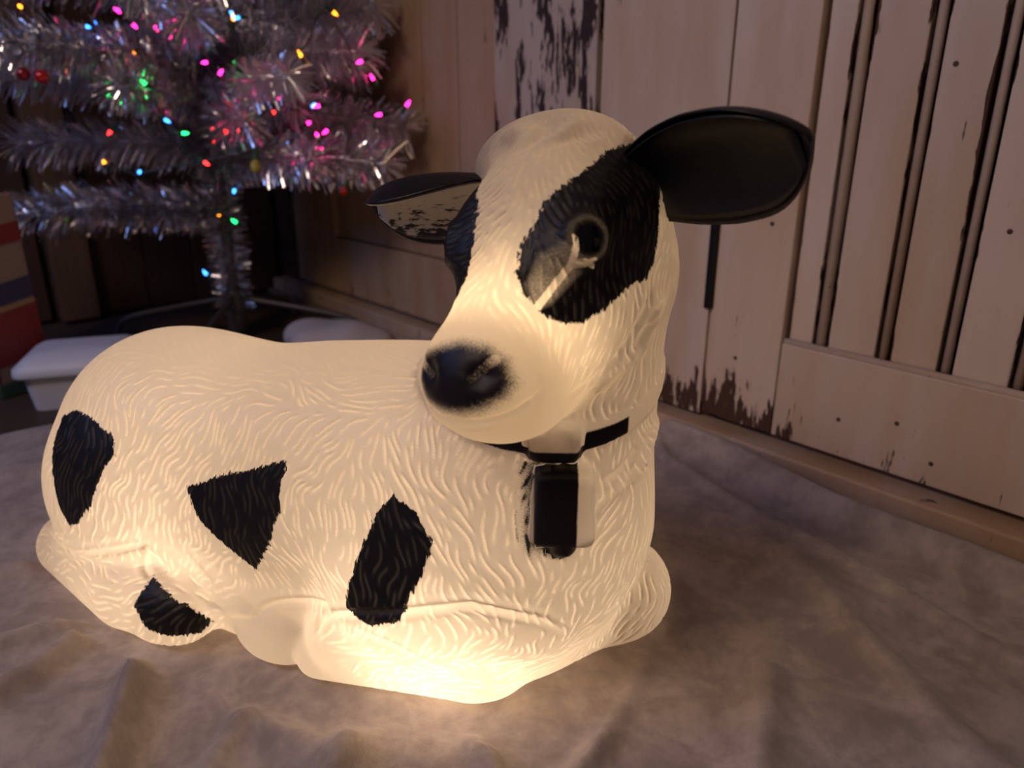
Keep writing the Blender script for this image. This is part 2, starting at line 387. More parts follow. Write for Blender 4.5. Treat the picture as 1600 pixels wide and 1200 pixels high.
def surface_nets(lo, hi, st):
    ax = [np.arange(lo[i], hi[i]+st, st) for i in range(3)]
    n = [len(a) for a in ax]
    D = np.empty(n, dtype=np.float32)
    cs = 4                                   # coarse look first, full field only near the surface
    cg = np.stack(np.meshgrid(*[a[::cs] for a in ax], indexing='ij'), -1)
    C = field(cg.reshape(-1, 3)).reshape(cg.shape[:3])
    for i, x in enumerate(ax[0]):
        d = C[i//cs][np.arange(n[1])//cs][:, np.arange(n[2])//cs].astype(np.float32)
        m = np.abs(d) < cs*st*2.2
        if m.any():
            g = np.stack(np.meshgrid([x], ax[1], ax[2], indexing='ij'), -1)[0]
            d[m] = field(g[m])
        D[i] = d
    neg = D < 0
    cnt = np.zeros([m-1 for m in n], dtype=np.int8); 
    offs = [(i, j, k) for i in (0, 1) for j in (0, 1) for k in (0, 1)]
    sl = lambda o: tuple(slice(o[i], n[i]-1+o[i]) for i in range(3))
    for o in offs: cnt += neg[sl(o)]
    act = (cnt > 0) & (cnt < 8)
    idx = -np.ones(act.shape, dtype=np.int64); cells = np.argwhere(act); idx[act] = np.arange(len(cells))
    acc = np.zeros((len(cells), 3)); w = np.zeros(len(cells))
    for o in offs:
        for a in range(3):
            if o[a]: continue
            p = list(o); p[a] = 1
            d0 = D[tuple((cells+o).T)]; d1 = D[tuple((cells+p).T)]
            m = (d0 < 0) != (d1 < 0); t = d0[m]/(d0[m]-d1[m])
            q = np.tile(np.array(o, float), (m.sum(), 1)); q[:, a] = t
            acc[m] += q; w[m] += 1
    V = np.array(lo) + (cells + acc/w[:, None])*st
    quads = []
    for a in range(3):
        b, c = (a+1) % 3, (a+2) % 3
        s0 = [slice(1, n[i]-1) for i in range(3)]; s0[a] = slice(0, n[a]-1)
        s1 = list(s0); s1[a] = slice(1, n[a])
        n0 = neg[tuple(s0)]; n1 = neg[tuple(s1)]
        for pos in (True, False):
            e = np.argwhere((n0 & ~n1) if pos else (~n0 & n1))
            off = np.ones(3, int); off[a] = 0
            e = e + off
            def g(db, dc):
                k = e.copy(); k[:, b] += db; k[:, c] += dc; return idx[tuple(k.T)]
            q = np.stack([g(-1, -1), g(0, -1), g(0, 0), g(-1, 0)], 1)
            quads.append(q if pos else q[:, ::-1])
    return V, np.concatenate(quads)
# ---------------------------------------------------------------- calf: paint outlines (calf space / head space, metres)
SPOTS = {
 'rump': [(-.2197, -.1119, .2442), (-.1844, -.1199, .2414), (-.1458, -.1273, .2282), (-.1414, -.1340, .2129), (-.1538, -.1420, .1949), (-.1662, -.1509, .1616), (-.1914, -.1541, .1296), (-.2149, -.1524, .1174), (-.2282, -.1503, .1396), (-.2399, -.1421, .1738), (-.2502, -.1263, .2052), (-.2495, -.1101, .2309)],
 'flank': [(-.0403, -.1335, .1940), (.0, -.1288, .2125), (.0407, -.1256, .2264), (.0854, -.1215, .2436), (.0818, -.1301, .2195), (.0814, -.1354, .1943), (.0639, -.1360, .1547), (.0366, -.1304, .1143), (.0037, -.1366, .1399), (-.0257, -.1378, .1636)],
 'shoulder': [(.2126, -.1326, .2388), (.2376, -.1369, .2307), (.2562, -.1433, .2070), (.2470, -.1465, .1743), (.2347, -.1496, .1528), (.2246, -.1520, .1241), (.1929, -.1529, .1092), (.1665, -.1502, .1157), (.1640, -.1500, .1291), (.1799, -.1466, .1764), (.1978, -.1374, .2219)],
 'stifle': [(-.0919, -.1512, .0841), (-.0576, -.1593, .0706), (-.0395, -.1525, .0592), (-.0273, -.1387, .0370), (-.0344, -.1498, .0276), (-.0571, -.1716, .0310), (-.0801, -.1790, .0380), (-.0978, -.1755, .0614)],
}
PATCH = [(-.0476, .0569, .0345), (-.0236, .0501, .0470), (.0069, .0478, .0544), (.0342, .0394, .0602), (.0503, .0297, .0595), (.0678, .0284, .0536), (.0844, .0206, .0475), (.1049, .0222, .0386), (.1159, .0300, .0304), (.1214, .0421, .0155), (.1168, .0507, .0022), (.1078, .0566, -.0073), (.0905, .0630, -.0152), (.0736, .0690, -.0188), (.0555, .0755, -.0199), (.0404, .0814, -.0279), (.0256, .0839, -.0250), (.0065, .0835, -.0157), (-.0066, .0819, -.0107), (-.0313, .0781, -.0018), (-.0528, .0675, .0203)]
PALE = [(.0885, .0361, .0415), (.0783, .0538, .0437), (.0805, .0595, .0334), (.0839, .0578, .0211), (.0971, .0488, .0181), (.1110, .0428, .0177), (.1199, .0377, .0216), (.1081, .0305, .0321)]
NOSE = [(.1755, -.0340, .0270), (.1732, -.0155, .0317), (.1699, .0044, .0348), (.1680, .0229, .0306), (.1707, .0357, .0214), (.1797, .0410, .0104), (.1889, .0370, .0059), (.2001, .0209, .0052), (.2039, .0063, .0051), (.2029, -.0110, .0057), (.1965, -.0278, .0055), (.1830, -.0383, .0112)]
MARK = [((.1193, .0383, .0211), (.0858, .0558, .0304), .0028), ((.0858, .0558, .0304), (.0770, .0575, .0372), .0026), ((.0770, .0575, .0372), (.0690, .0600, .0418), .0012), ((.0770, .0575, .0372), (.0715, .0565, .0440), .0011), ((.0858, .0558, .0304), (.0790, .0618, .0250), .0028), ((.0790, .0618, .0250), (.0725, .0665, .0222), .0013), ((.0790, .0618, .0250), (.0755, .0660, .0188), .0013)]
NOSTRIL = [((.1855, .0157, .0201), (.1733, .0293, .0252)), ((.1734, -.0362, .0198), (.1835, -.0235, .0171))]

def poly_sd(P, poly, depth=.05):
    """signed distance (positive inside) to an outline lying on the surface, measured in the outline's own plane"""
    poly = np.array(poly); c = poly.mean(0)
    _, _, vt = np.linalg.svd(poly - c)
    q = (P - c) @ vt.T; p2 = (poly - c) @ vt[:2].T
    out = np.full(len(P), -.05)
    m = (np.abs(q[:, 2]) < depth) & (np.sqrt((q[:, :2]**2).sum(1)) < np.sqrt((p2**2).sum(1)).max() + .03)
    x = q[m][:, :2]; d = np.full(len(x), 9.); ins = np.zeros(len(x), bool)
    for a, b in zip(p2, np.roll(p2, -1, 0)):
        e = b-a; t = np.clip(((x-a) @ e)/(e @ e), 0, 1)
        d = np.minimum(d, np.sqrt(((x - a - t[:, None]*e)**2).sum(1)))
        cr = ((a[1] > x[:, 1]) != (b[1] > x[:, 1])) & (x[:, 0] < (b[0]-a[0])*(x[:, 1]-a[1])/(b[1]-a[1] + 1e-12) + a[0])
        ins ^= cr
    out[m] = np.where(ins, d, -d)
    return out
def seg_d(P, a, b): return cone(P, a, b, 0, 0)

RNG = np.random.default_rng(7)
_W = [(RNG.normal(size=3), RNG.uniform(0, 6.28)) for _ in range(10)]
def wob(P, wl):
    s = 0
    for k, ph in _W: s = s + np.sin(P @ (k/wl*2.2) + ph)
    return s/3.2

def grow_fur():
    """evenly spaced wavy hair strokes pressed into the plastic: sample points, tangents, widths"""
    nb = 17000; nh = 7000
    fd, _, side = field_all(CV)
    hd = side < 0
    ib = RNG.choice(np.where(~hd)[0], nb); ih = RNG.choice(np.where(hd)[0], nh)
    P = np.concatenate([CV[ib], CV[ih]]) + RNG.normal(size=(nb+nh, 3))*.0025
    head = np.concatenate([np.zeros(nb, bool), np.ones(nh, bool)])
    step = np.where(head, .0016, .0026); nst = 19
    sign_life = RNG.integers(9, nst+1, nb+nh)
    P = project(P, 2); pts = [P]; tans = []
    axis_h = HM[0]
    for i in range(nst):
        n = grad(P)
        nz = np.clip((n[:, 2]-.55)/.35, 0, 1)[:, None]
        leg = np.clip((.10 - P[:, 2])/.03, 0, 1)[:, None]
        d = (1-nz)*vec(-.12, 0, -1) + nz*vec(-1, 0, -.1) + leg*vec(-1.1, 0, .3)
        q = to_head(P)
        dh = HM[0]*.75 + (np.sign(q[:, 1])*np.clip(np.abs(q[:, 1])*22, 0, 1.1))[:, None]*HM[1] - HM[2]*.35
        d = np.where(head[:, None], dh, d)
        t = d - (d*n).sum(1, keepdims=True)*n; t /= np.maximum(np.linalg.norm(t, axis=1, keepdims=True), 1e-9)
        b = np.cross(n, t)
        ang = np.where(head, .45*wob(P, .040), .55*wob(P, .14) + .50*wob(P+.3, .030))[:, None]
        t = t*np.cos(ang) + b*np.sin(ang); tans.append(t)
        P = P + t*step[:, None]; P = P - n*np.clip(field(P), -.004, .004)[:, None]
        pts.append(P)
    tans.append(tans[-1])
    pts = np.stack(pts, 1); tans = np.stack(tans, 1)
    cell = .006; grid = {}; S = []; T = []; K = []
    order = RNG.permutation(nb+nh)
    for s in order:
        sep = .0042 if head[s] else .0046
        keep = []
        for k in range(sign_life[s]):
            p = pts[s, k]; c = (int(p[0]//cell), int(p[1]//cell), int(p[2]//cell)); ok = True
            for dx in (-1, 0, 1):
                for dy in (-1, 0, 1):
                    for dz in (-1, 0, 1):
                        for (x, y, z) in grid.get((c[0]+dx, c[1]+dy, c[2]+dz), ()):
                            if (x-p[0])**2 + (y-p[1])**2 + (z-p[2])**2 < sep*sep: ok = False; break
                        if not ok: break
                    if not ok: break
                if not ok: break
            if not ok: break
            keep.append(k)
        if len(keep) < (4 if head[s] else 5): continue
        L = len(keep)
        for j, k in enumerate(keep):
            p = pts[s, k]; grid.setdefault((int(p[0]//cell), int(p[1]//cell), int(p[2]//cell)), []).append(tuple(p))
            S.append(p); T.append(tans[s, k]); K.append(min(1, min(j+.5, L-j-.5)/2.2)*(.90 if head[s] else 1))
    return np.array(S), np.array(T), np.array(K)

def np_mesh(name, V, Q, attrs=None, smooth=True):
    me = bpy.data.meshes.new(name); k = Q.shape[1]
    me.vertices.add(len(V)); me.vertices.foreach_set('co', V.astype(np.float32).ravel())
    me.loops.add(len(Q)*k); me.loops.foreach_set('vertex_index', Q.astype(np.int32).ravel())
    me.polygons.add(len(Q)); me.polygons.foreach_set('loop_start', np.arange(0, len(Q)*k, k, dtype=np.int32))
    if smooth: me.polygons.foreach_set('use_smooth', np.ones(len(Q), bool))
    me.update(calc_edges=True)
    for a, v in (attrs or {}).items(): me.attributes.new(a, 'FLOAT', 'POINT').data.foreach_set('value', v.astype(np.float32))
    return me

CV, CQ = surface_nets((-.43, -.24, -.01), (.47, .22, .60), .0058)
CV = project(CV, 2)
fc = CV[CQ].mean(1)
lab = field_all(fc)[1]
tmp_me = np_mesh('tmp', CV, CQ); tmp_me.polygons.foreach_set('material_index', lab.astype(np.int32))
tmp = link(bpy.data.objects.new('tmp', tmp_me))
md = tmp.modifiers.new('s', 'SUBSURF'); md.levels = 2; md.render_levels = 2
ev = tmp.evaluated_get(bpy.context.evaluated_depsgraph_get()); fm = ev.to_mesh()
V = np.empty(len(fm.vertices)*3, np.float32); fm.vertices.foreach_get('co', V); V = V.reshape(-1, 3).astype(np.float64)
VN = np.empty(len(fm.vertices)*3, np.float32); fm.vertices.foreach_get('normal', VN); VN = VN.reshape(-1, 3).astype(np.float64)
Q = np.empty(len(fm.loops), np.int32); fm.loops.foreach_get('vertex_index', Q); Q = Q.reshape(-1, 4)
FL = np.empty(len(fm.polygons), np.int32); fm.polygons.foreach_get('material_index', FL)
ev.to_mesh_clear(); bpy.data.objects.remove(tmp); bpy.data.meshes.remove(tmp_me)

HQ = to_head(V)
fS, fT, fK = grow_fur()
kd = kdtree.KDTree(len(fS))
for i, p in enumerate(fS): kd.insert(p, i)
kd.balance()
find = kd.find
nn = np.fromiter((find(p)[1] for p in V.tolist()), dtype=np.int64, count=len(V))
r = V - fS[nn]; tt = (r*fT[nn]).sum(1); dperp = np.sqrt(np.maximum((r*r).sum(1) - tt*tt, 0)); dall = np.sqrt((r*r).sum(1))
is_head = HQ[:, 0]*0 + (np.sqrt((((HQ - vec(.05, 0, 0))/vec(.17, .12, .12))**2).sum(1))) < 1
wd = np.where(is_head, .0012, .0014)
groove = np.exp(-(dperp/wd)**2)*np.clip(1.6 - np.abs(tt)/.0022, 0, 1)*fK[nn]
smooth_mask = (1 - .80*np.clip((VN[:, 2]-.72)/.2, 0, 1)*(V[:, 2] < .40))*(1 - np.clip((HQ[:, 0]-.125)/.03, 0, 1)*(HQ[:, 2] > -.07)*(np.abs(HQ[:, 1]) < .07))
for c, rr in (((.045, -.118, .034), .056), ((.12, -.12, .03), .045)):
    smooth_mask *= np.clip((np.sqrt(((V - vec(*c))**2).sum(1)) - rr)/.01, 0, 1)
groove *= smooth_mask
vlab = np.zeros(len(V), np.int32)
for l in (1, 2, 3, 4): vlab[np.unique(Q[FL == l])] = l
groove[vlab > 0] *= 0
tuft = np.clip(1 - np.sqrt((((HQ - vec(-.03, -.008, .064))/vec(.035, .06, .03))**2).sum(1)), 0, 1)   # hair tuft on the poll
disp = -.00125*groove + .0065*tuft*np.sin(HQ[:, 1]*170 + 2.2*np.sin(HQ[:, 0]*60 + HQ[:, 1]*40))*np.clip(HQ[:, 2]*40, 0, 1)
CREASES = [
 ([(.1257, -.1499, .0694), (.1280, -.1428, .0840), (.1426, -.1427, .1011), (.1791, -.1523, .1195), (.2344, -.1505, .1377), (.2701, -.1436, .1478), (.2931, -.1389, .1528), (.3248, -.1276, .1460), (.3486, -.1116, .1356), (.3604, -.0931, .1146)], 1.0),
 ([(.0392, -.1403, .0603), (.0421, -.1324, .0701), (.0592, -.1280, .0802), (.0915, -.1256, .0904), (.1340, -.1406, .1068), (.1226, -.1408, .0848), (.1249, -.1498, .0691)], 1.0),
 ([(.4085, -.0120, .1540), (.4071, -.0293, .1422), (.4006, -.0366, .1272), (.3882, -.0561, .1150), (.3768, -.0573, .0943)], .8),
 ([(.3746, -.1482, .3612), (.3826, -.1137, .3636), (.3915, -.0862, .3725), (.4017, -.0708, .3911), (.4103, -.0592, .4126), (.4136, -.0520, .4294)], .7),
 ([(.1634, -.1480, .0987), (.2179, -.1500, .0922), (.2597, -.1297, .0616), (.2851, -.1205, .0446)], .5),
 ([(-.3033, -.1248, .0726), (-.2516, -.1448, .0762), (-.2008, -.1520, .0872), (-.1256, -.1497, .1133), (-.0952, -.1443, .1258)], .8),
 ([(-.0354, -.1364, .0202), (.0042, -.1431, .0539), (.0370, -.1397, .0607)], .7), ([(-.0952, -.1443, .1258), (-.1157, -.1422, .0887), (-.0909, -.1549, .0826)], .7),
 ([(.3793, -.1100, .2600), (.3934, -.0667, .2672), (.4067, -.0372, .2875)], .7)]
crease = np.zeros(len(V))
for pts, k in CREASES:
    pts = np.array([tuple(p) for p in spline(pts, 4)])
    lo, hi = np.min(pts, 0) - .015, np.max(pts, 0) + .015; m = ((V > lo) & (V < hi)).all(1); Vm = V[m]
    nseg = len(pts)-1; ds = np.array([seg_d(Vm, a, b) for a, b in zip(pts, pts[1:])]); d_ = ds.min(0)
    k = k*np.clip(np.minimum(ds.argmin(0)+.5, nseg-.5-ds.argmin(0))/(.22*nseg), .15, 1)
    crease[m] = np.maximum(crease[m], k*np.exp(-(d_/.0030)**2)); disp[m] += .0014*k*np.exp(-((d_-.007)/.004)**2)
disp = disp - .0026*crease; groove = np.maximum(groove*(1-crease), .55*crease)
mline = np.exp(-((HQ[:, 2] + .004 + 1.5*HQ[:, 1]**2)/.0017)**2)*np.clip((HQ[:, 0]-.168)/.012, 0, 1)*(np.abs(HQ[:, 1]) < .055)   # mouth line
disp = disp - .0028*mline + .0012*np.exp(-((HQ[:, 2] + .012)/.005)**2)*np.clip((HQ[:, 0]-.168)/.012, 0, 1)
groove = np.maximum(groove, .35*mline)
V = V + VN*disp[:, None]
# painted areas
sd = np.full(len(V), -.05)
for k, p in SPOTS.items(): sd = np.maximum(sd, np.where(V[:, 1] < 0, poly_sd(V, p), -.05))
mirror = lambda p: [(a, -l, u) for a, l, u in p]
hp = np.maximum(np.where(HQ[:, 1] > .01, poly_sd(HQ, PATCH, .05), -.05), np.where((HQ[:, 1] < -.024) & (HQ[:, 0] > .005), poly_sd(HQ, mirror(PATCH), .05), -.05))
sd = np.maximum(sd, hp)
pale = np.clip(poly_sd(HQ, PALE, .03)/.006 + .6, 0, 1)
er = np.min([np.abs(np.sqrt(np.maximum(((HQ-e)**2).sum(1) - ((HQ-e) @ n_)**2, 0)) - .0150) + 9*(((HQ-e) @ n_) < 0) for e, n_ in zip(EYE, EYE_N)], axis=0)
pale = np.maximum(pale, .42*np.exp(-(er/.0022)**2)*(np.sqrt(((HQ-EYE[0])**2).sum(1)) < .03))   # thin paint on the eyelid rim
def flat(P, n_):
    n_ = np.array(n_)/np.linalg.norm(n_); return P - (P @ n_)[..., None]*n_
MN = (.45, .65, .62); near_mark = np.sqrt(((HQ - vec(.095, .048, .026))**2).sum(1)) < .05
mk = np.where(near_mark, np.min([seg_d(flat(HQ, MN), flat(np.array(a), MN), flat(np.array(b), MN)) - w_ for a, b, w_ in MARK], axis=0), .05)
ns = np.clip(poly_sd(HQ, NOSE, .03)/.020 + .58 - .12*np.clip(HQ[:, 1]/.04, 0, 1), 0, 1)*(HQ[:, 0] > .14)
NN = (.75, 0, .65); nost = np.min([seg_d(flat(HQ, NN), flat(np.array(a), NN), flat(np.array(b), NN)) for a, b in NOSTRIL], axis=0)
ns *= np.clip((nost - .0012)/.0028, .66, 1)
bq = (V - BELL_C) @ TAG_M.T
spray = np.clip(1.05 - (np.sqrt((np.maximum(np.abs(bq) - vec(.03, .020, .030), 0)**2).sum(1)))/.022, 0, 1)*np.clip((.018 - bq[:, 1])/.012, 0, 1)*(bq[:, 2] < .036)
soft = np.maximum(ns, spray*.85*(vlab == 0)*(.85 + .5*groove))
ATT = dict(paint=sd*1000, pale=pale, mark=mk*1000, soft=soft, groove=groove)
# painted parts of the collar
cq = (V - CLASP_C) @ TAG_M.T
collar_sd = np.minimum(np.minimum(cq[:, 1] + .075, .062 - cq[:, 1]), np.minimum(((V-COL_C) @ COL_N) + .0095, .006 - ((V-COL_C) @ COL_N)))
clasp_sd = -.005 - cq[:, 2]
bell_sd = np.minimum(.011 - bq[:, 1], bq[:, 1] + .0245)
ATT['paint'] = np.where(vlab == 1, 30, np.where(vlab == 2, collar_sd*1000, np.where(vlab == 3, bell_sd*1000, np.where(vlab == 4, clasp_sd*1000, ATT['paint']))))

def shell_material(name, edge=8.5):
    n = NT(name)
    gv = n.attr('groove'); pt = n.attr('paint'); so = n.attr('soft'); pa = n.attr('pale'); mk = n.attr('mark')
    c = n.co((1, 1, 1)); hair = n.noise(n.co((380, 380, 70)), 1, 2, .6); sp = n.noise(c, 900, 2, .7)
    e = n.math('ADD', pt, n.math('ADD', n.math('MULTIPLY', n.math('SUBTRACT', hair, .5), edge), n.math('MULTIPLY', gv, edge*.25)))
    m = n.smooth(e, -.9, .9)
    m = n.math('MULTIPLY', m, n.math('SUBTRACT', 1.0, n.math('MULTIPLY', pa, n.smooth(sp, .25, .75, .42, .14))))
    s2 = n.smooth(n.math('SUBTRACT', so, n.math('ADD', n.math('MULTIPLY', sp, .75), n.math('MULTIPLY', gv, -.25))), -.22, .34)
    m = n.math('MULTIPLY', n.math('MAXIMUM', m, s2), n.math('SUBTRACT', 1.0, n.math('MULTIPLY', gv, .02)))
    m = n.math('MULTIPLY', m, n.smooth(n.math('ADD', mk, n.math('MULTIPLY', n.math('SUBTRACT', sp, .5), 3.0)), -.5, .5))
    nrm = n.bump(n.noise(c, 260, 3, .6), .12, .0004)
    mott = n.noise(c, 14, 3, .6)
    base = n.mixc(mott, (.60, .54, .47, 1), (.66, .60, .53, 1))
    skin = n.pr(base, .36, normal=nrm, spec=.4)
    tr = n.n('ShaderNodeBsdfTranslucent'); tr.inputs[0].default_value = (.93, .81, .65, 1); n.t.links.new(nrm, tr.inputs['Normal'])
    lit = n.mix(n.math('ADD', .50, n.math('MULTIPLY', gv, .34)), skin, tr.outputs[0])
    black = n.pr((.010, .009, .010, 1), n.math('ADD', .42, n.math('MULTIPLY', hair, .14)), normal=nrm, spec=.33)
    return n.done(n.mix(m, lit, black))
M_SHELL = shell_material('lit_plastic_with_black_paint'); M_SHELL2 = shell_material('lit_plastic_collar', 1.2)
M_BLACK = plain('black_gloss_paint', (.006, .006, .008), .12)

OR = (math.cos(YAW)*-.245 - math.sin(YAW)*.79, math.sin(YAW)*-.245 + math.cos(YAW)*.79, 0)
calf = empty('calf_figure', OR, YAW + math.atan2(-.406, .914))
tag(calf, 'glowing plastic calf lying down with black patches, collar and bell', 'calf figure')
for l, nm, mt in ((0, 'body', M_SHELL), (1, 'eye', M_BLACK), (2, 'collar', M_SHELL2), (3, 'bell', M_SHELL2), (4, 'clasp', M_SHELL2)):
    sets = [FL == l]
    if l == 1:
        fl = HQ[Q[:, 0], 1] > 0; sets = [(FL == l) & fl, (FL == l) & ~fl]
    for m in sets:
        q = Q[m]
        if not len(q): continue
        u, inv = np.unique(q, return_inverse=True)
        me = np_mesh(nm, V[u], inv.reshape(-1, 4), {k: v[u] for k, v in ATT.items()})
        me.materials.append(mt); link(bpy.data.objects.new(nm, me), calf)

# ears: cupped leaves with thickness, each with an inner face
def ear_material(name, pale):
    n = NT(name); t = n.attr('edge'); st = n.noise(n.co((40, 220, 220)), 1, 3, .6)
    if not pale: return n.done(n.pr((.004, .004, .006, 1), .45, normal=n.bump(st, .25, .0015)))
    m = n.smooth(n.math('ADD', t, n.math('MULTIPLY', n.math('SUBTRACT', st, .5), 1.9)), .45, .75)
    return n.done(n.pr(n.mixc(m, (.50, .47, .41, 1), (.012, .011, .015, 1)), .5, normal=n.bump(st, .2, .001)))
def make_ear(sg, pale):
    ax = vec(.030, .150*sg, .050 if sg > 0 else .036); L = np.linalg.norm(ax); ex = ax/L
    up = vec(-.10, 0, 1.0); wdv = up - (up @ ex)*ex; wdv /= np.linalg.norm(wdv); nr = np.cross(ex, wdv)*sg*-1
    if nr[0] < 0: nr = -nr
    root = vec(-.036, .052*sg, -.002)
    ss = [0, .06, .12, .2, .3, .4, .5, .6, .7, .78, .85, .9, .94, .97, .99, 1.0]
    ww = np.interp(ss, [0, .12, .3, .5, .68, .8, .88, .94, .98, 1], [.026, .034, .045, .051, .050, .044, .035, .024, .013, .003])
    tv = np.linspace(-1, 1, 17)
    def P(s, w_, t, off):
        cup = .30*w_*(t*t) - .012*math.sin(s*math.pi)
        tu = max(0., t-.25)/.75; fold = (.95 if sg < 0 else .25)*tu*tu*w_*math.sin(min(1, s*1.15)*math.pi*.5)   # the upper edge rolls forward
        return root + ex*s*L + wdv*(w_*(1.12 if sg > 0 else 1.06)*t*(1 - .08*t*t) - fold*.45 + (.003 if sg > 0 else -.002)) + nr*(cup + fold + off)
    def rows(off, k=1.0): return np.array([[P(s, w_*k, t, off) for t in tv] for s, w_ in zip(ss, ww)])
    F = rows(0.0); B = rows(-.0075, .97); nS, nT = len(ss), len(tv)
    verts = np.concatenate([F.reshape(-1, 3), B.reshape(-1, 3)]); o = nS*nT; q = []
    for i in range(nS-1):
        for j in range(nT-1):
            a = i*nT+j; q += [(a, a+1, a+nT+1, a+nT), (o+a, o+a+nT, o+a+nT+1, o+a+1)]
        q += [(i*nT, (i+1)*nT, o+(i+1)*nT, o+i*nT), (i*nT+nT-1, o+i*nT+nT-1, o+(i+1)*nT+nT-1, (i+1)*nT+nT-1)]
    for j in range(nT-1): q += [((nS-1)*nT+j, (nS-1)*nT+j+1, o+(nS-1)*nT+j+1, o+(nS-1)*nT+j)]
    me = np_mesh('ear', verts @ HM + S_HEAD, np.array(q)); me.materials.append(M_EAR)
    e = link(bpy.data.objects.new('ear', me), calf)
    md = e.modifiers.new('round', 'SUBSURF'); md.levels = 1; md.render_levels = 1
    I = np.array([[P(.06 + s*.90, np.interp(.06+s*.90, ss, ww)*.86, t, .0016 - .0014*abs(t)**4) for t in tv] for s in np.linspace(0, 1, 14)])
    edge = np.array([[(-t*.55 + .12 + (1-s)*.35) for t in tv] for s in np.linspace(0, 1, 14)]).ravel()
    q = np.array([(i*nT+j, i*nT+j+1, (i+1)*nT+j+1, (i+1)*nT+j) for i in range(13) for j in range(nT-1)])
    me = np_mesh('inner_ear', I.reshape(-1, 3) @ HM + S_HEAD, q, {'edge': edge}); me.materials.append(M_EARIN if pale else M_EAR)
    i_ = link(bpy.data.objects.new('inner_ear', me), e)
    sd_ = i_.modifiers.new('thick', 'SOLIDIFY'); sd_.thickness = .0015; sd_.offset = 0
    if pale: i_['label'] = 'pale cream inside of ear with dark hair streaks'
M_EAR = ear_material('ear_black', False); M_EARIN = ear_material('ear_inner_pale', True)
make_ear(1, False); make_ear(-1, True)
# point lights spread inside the hollow figure to even out its glow
def inner_light(loc, e, size, col=(1, .81, .61)):
    d = bpy.data.lights.new('inner_glow', 'POINT'); d.energy = e; d.shadow_soft_size = size; d.color = col
    o = bpy.data.objects.new('inner_glow', d); o.location = loc; link(o, calf)
inner_light((.215, -.045, .065), 1.25, .03)
inner_light((-.12, -.02, .08), 1.2, .03)
inner_light((.319, -.120, .400), .22, .02, (1, .74, .46))  # added in the head to brighten the muzzle with an amber tone

# ---------------------------------------------------------------- tinsel tree
M_TINSEL = [plain('silver_tinsel_%d' % i, c, r_, 1) for i, (c, r_) in enumerate((((.90, .89, .92), .16), ((.86, .84, .88), .28)))]
M_WIRE = plain('dark_green_wire', (.008, .03, .018), .5)
M_STAND = plain('dark_stand_metal', (.09, .08, .08), .45, .5)
rnd = random.Random(4)
TB = Vector((-1.961, .716, -.010))
tree = empty('tinsel_tree', TB); tag(tree, 'silver tinsel tree standing in the dark corner behind the calf', 'christmas tree')
def tinsel_bm(pts, density, ln, wd, lean, r0=0.):
    bm = bmesh.new(); pts = [Vector(p) for p in pts]
    for a, b in zip(pts, pts[1:]):
        t = (b-a).normalized(); u = t.orthogonal().normalized(); v = t.cross(u)
        for _ in range(int((b-a).length*density)):
            an = rnd.uniform(0, 6.283); p = a.lerp(b, rnd.random()); rd = u*math.cos(an) + v*math.sin(an)
            d = (rd + t*(lean + rnd.uniform(-.25, .25))).normalized(); l = ln*rnd.uniform(.65, 1.1)
            s = d.cross(t).normalized(); s = (s*math.cos(q := rnd.uniform(-1.2, 1.2)) + d.cross(s)*math.sin(q))*wd*.5
            e0, e1, e2 = p + rd*r0, p + d*l*.55, p + d*l + Vector((0, 0, -.10*l)) + s*rnd.uniform(-2, 2)
            vs = [bm.verts.new(e0-s), bm.verts.new(e0+s), bm.verts.new(e1+s), bm.verts.new(e1-s), bm.verts.new(e2+s), bm.verts.new(e2-s)]
            bm.faces.new((vs[0], vs[1], vs[2], vs[3])); bm.faces.new((vs[3], vs[2], vs[4], vs[5]))
    return bm
tr_top = 1.45
trunk = obj('trunk', lathe_bm([(.014, .02), (.014, tr_top*.6), (.009, tr_top)], 12), M_STAND, tree)
tt_ = obj('tinsel', tinsel_bm([(0, 0, .07), (0, 0, tr_top)], 4200, .058, .0022, .25, .012), M_TINSEL[1], trunk); tt_['kind'] = 'stuff'
BR = []   # tips of the branches the photograph shows, from the trunk
for tip, rise in (((-2.096, .256, .348), -.01), ((-2.109, .318, .505), .0), ((-1.878, .279, .706), .02), ((-1.555, 1.02, .537), -.06), ((-1.512, .928, .462), -.02), ((-1.583, .923, .70), .0),
                  ((-1.838, .477, .628), .02), ((-1.72, 1.01, .68), .02), ((-2.04, .362, .36), .0), ((-2.095, .257, .66), .03), ((-1.60, .80, .475), .0), ((-1.62, 1.00, .80), .05), ((-1.70, .60, .76), .0),
                  ((-1.70, .82, .60), .02), ((-1.78, .95, .58), .02), ((-2.2, .55, .64), .03), ((-1.72, .70, .56), .02)):
    BR.append((Vector(tip) - TB, rise))
for k in range(26):
    z = .60 + k*.03; a = k*2.4; L = .52*(1 - (z-.5)*.45)
    BR.append((Vector((math.cos(a)*L*.9, min(math.sin(a)*L, .33), z + .05)), .02))
for i, (tip, rise) in enumerate(BR):
    if tip.x + TB.x < -2.42: tip.x = -2.42 - TB.x
    st = Vector((0, 0, max(.20, tip.z - .02 - rise)))
    mid = st.lerp(tip, .5) + Vector((0, 0, .012))
    pts = spline([st, mid, tip], 5)
    b = obj('branch', tube_bm(pts, .0022, 6), M_TINSEL[1], tree)
    t_ = obj('tinsel', tinsel_bm(pts, 2600 if i < 17 else 1700, .074 if i < 17 else .062, .0029, .55), M_TINSEL[i % 2], b); t_['kind'] = 'stuff'
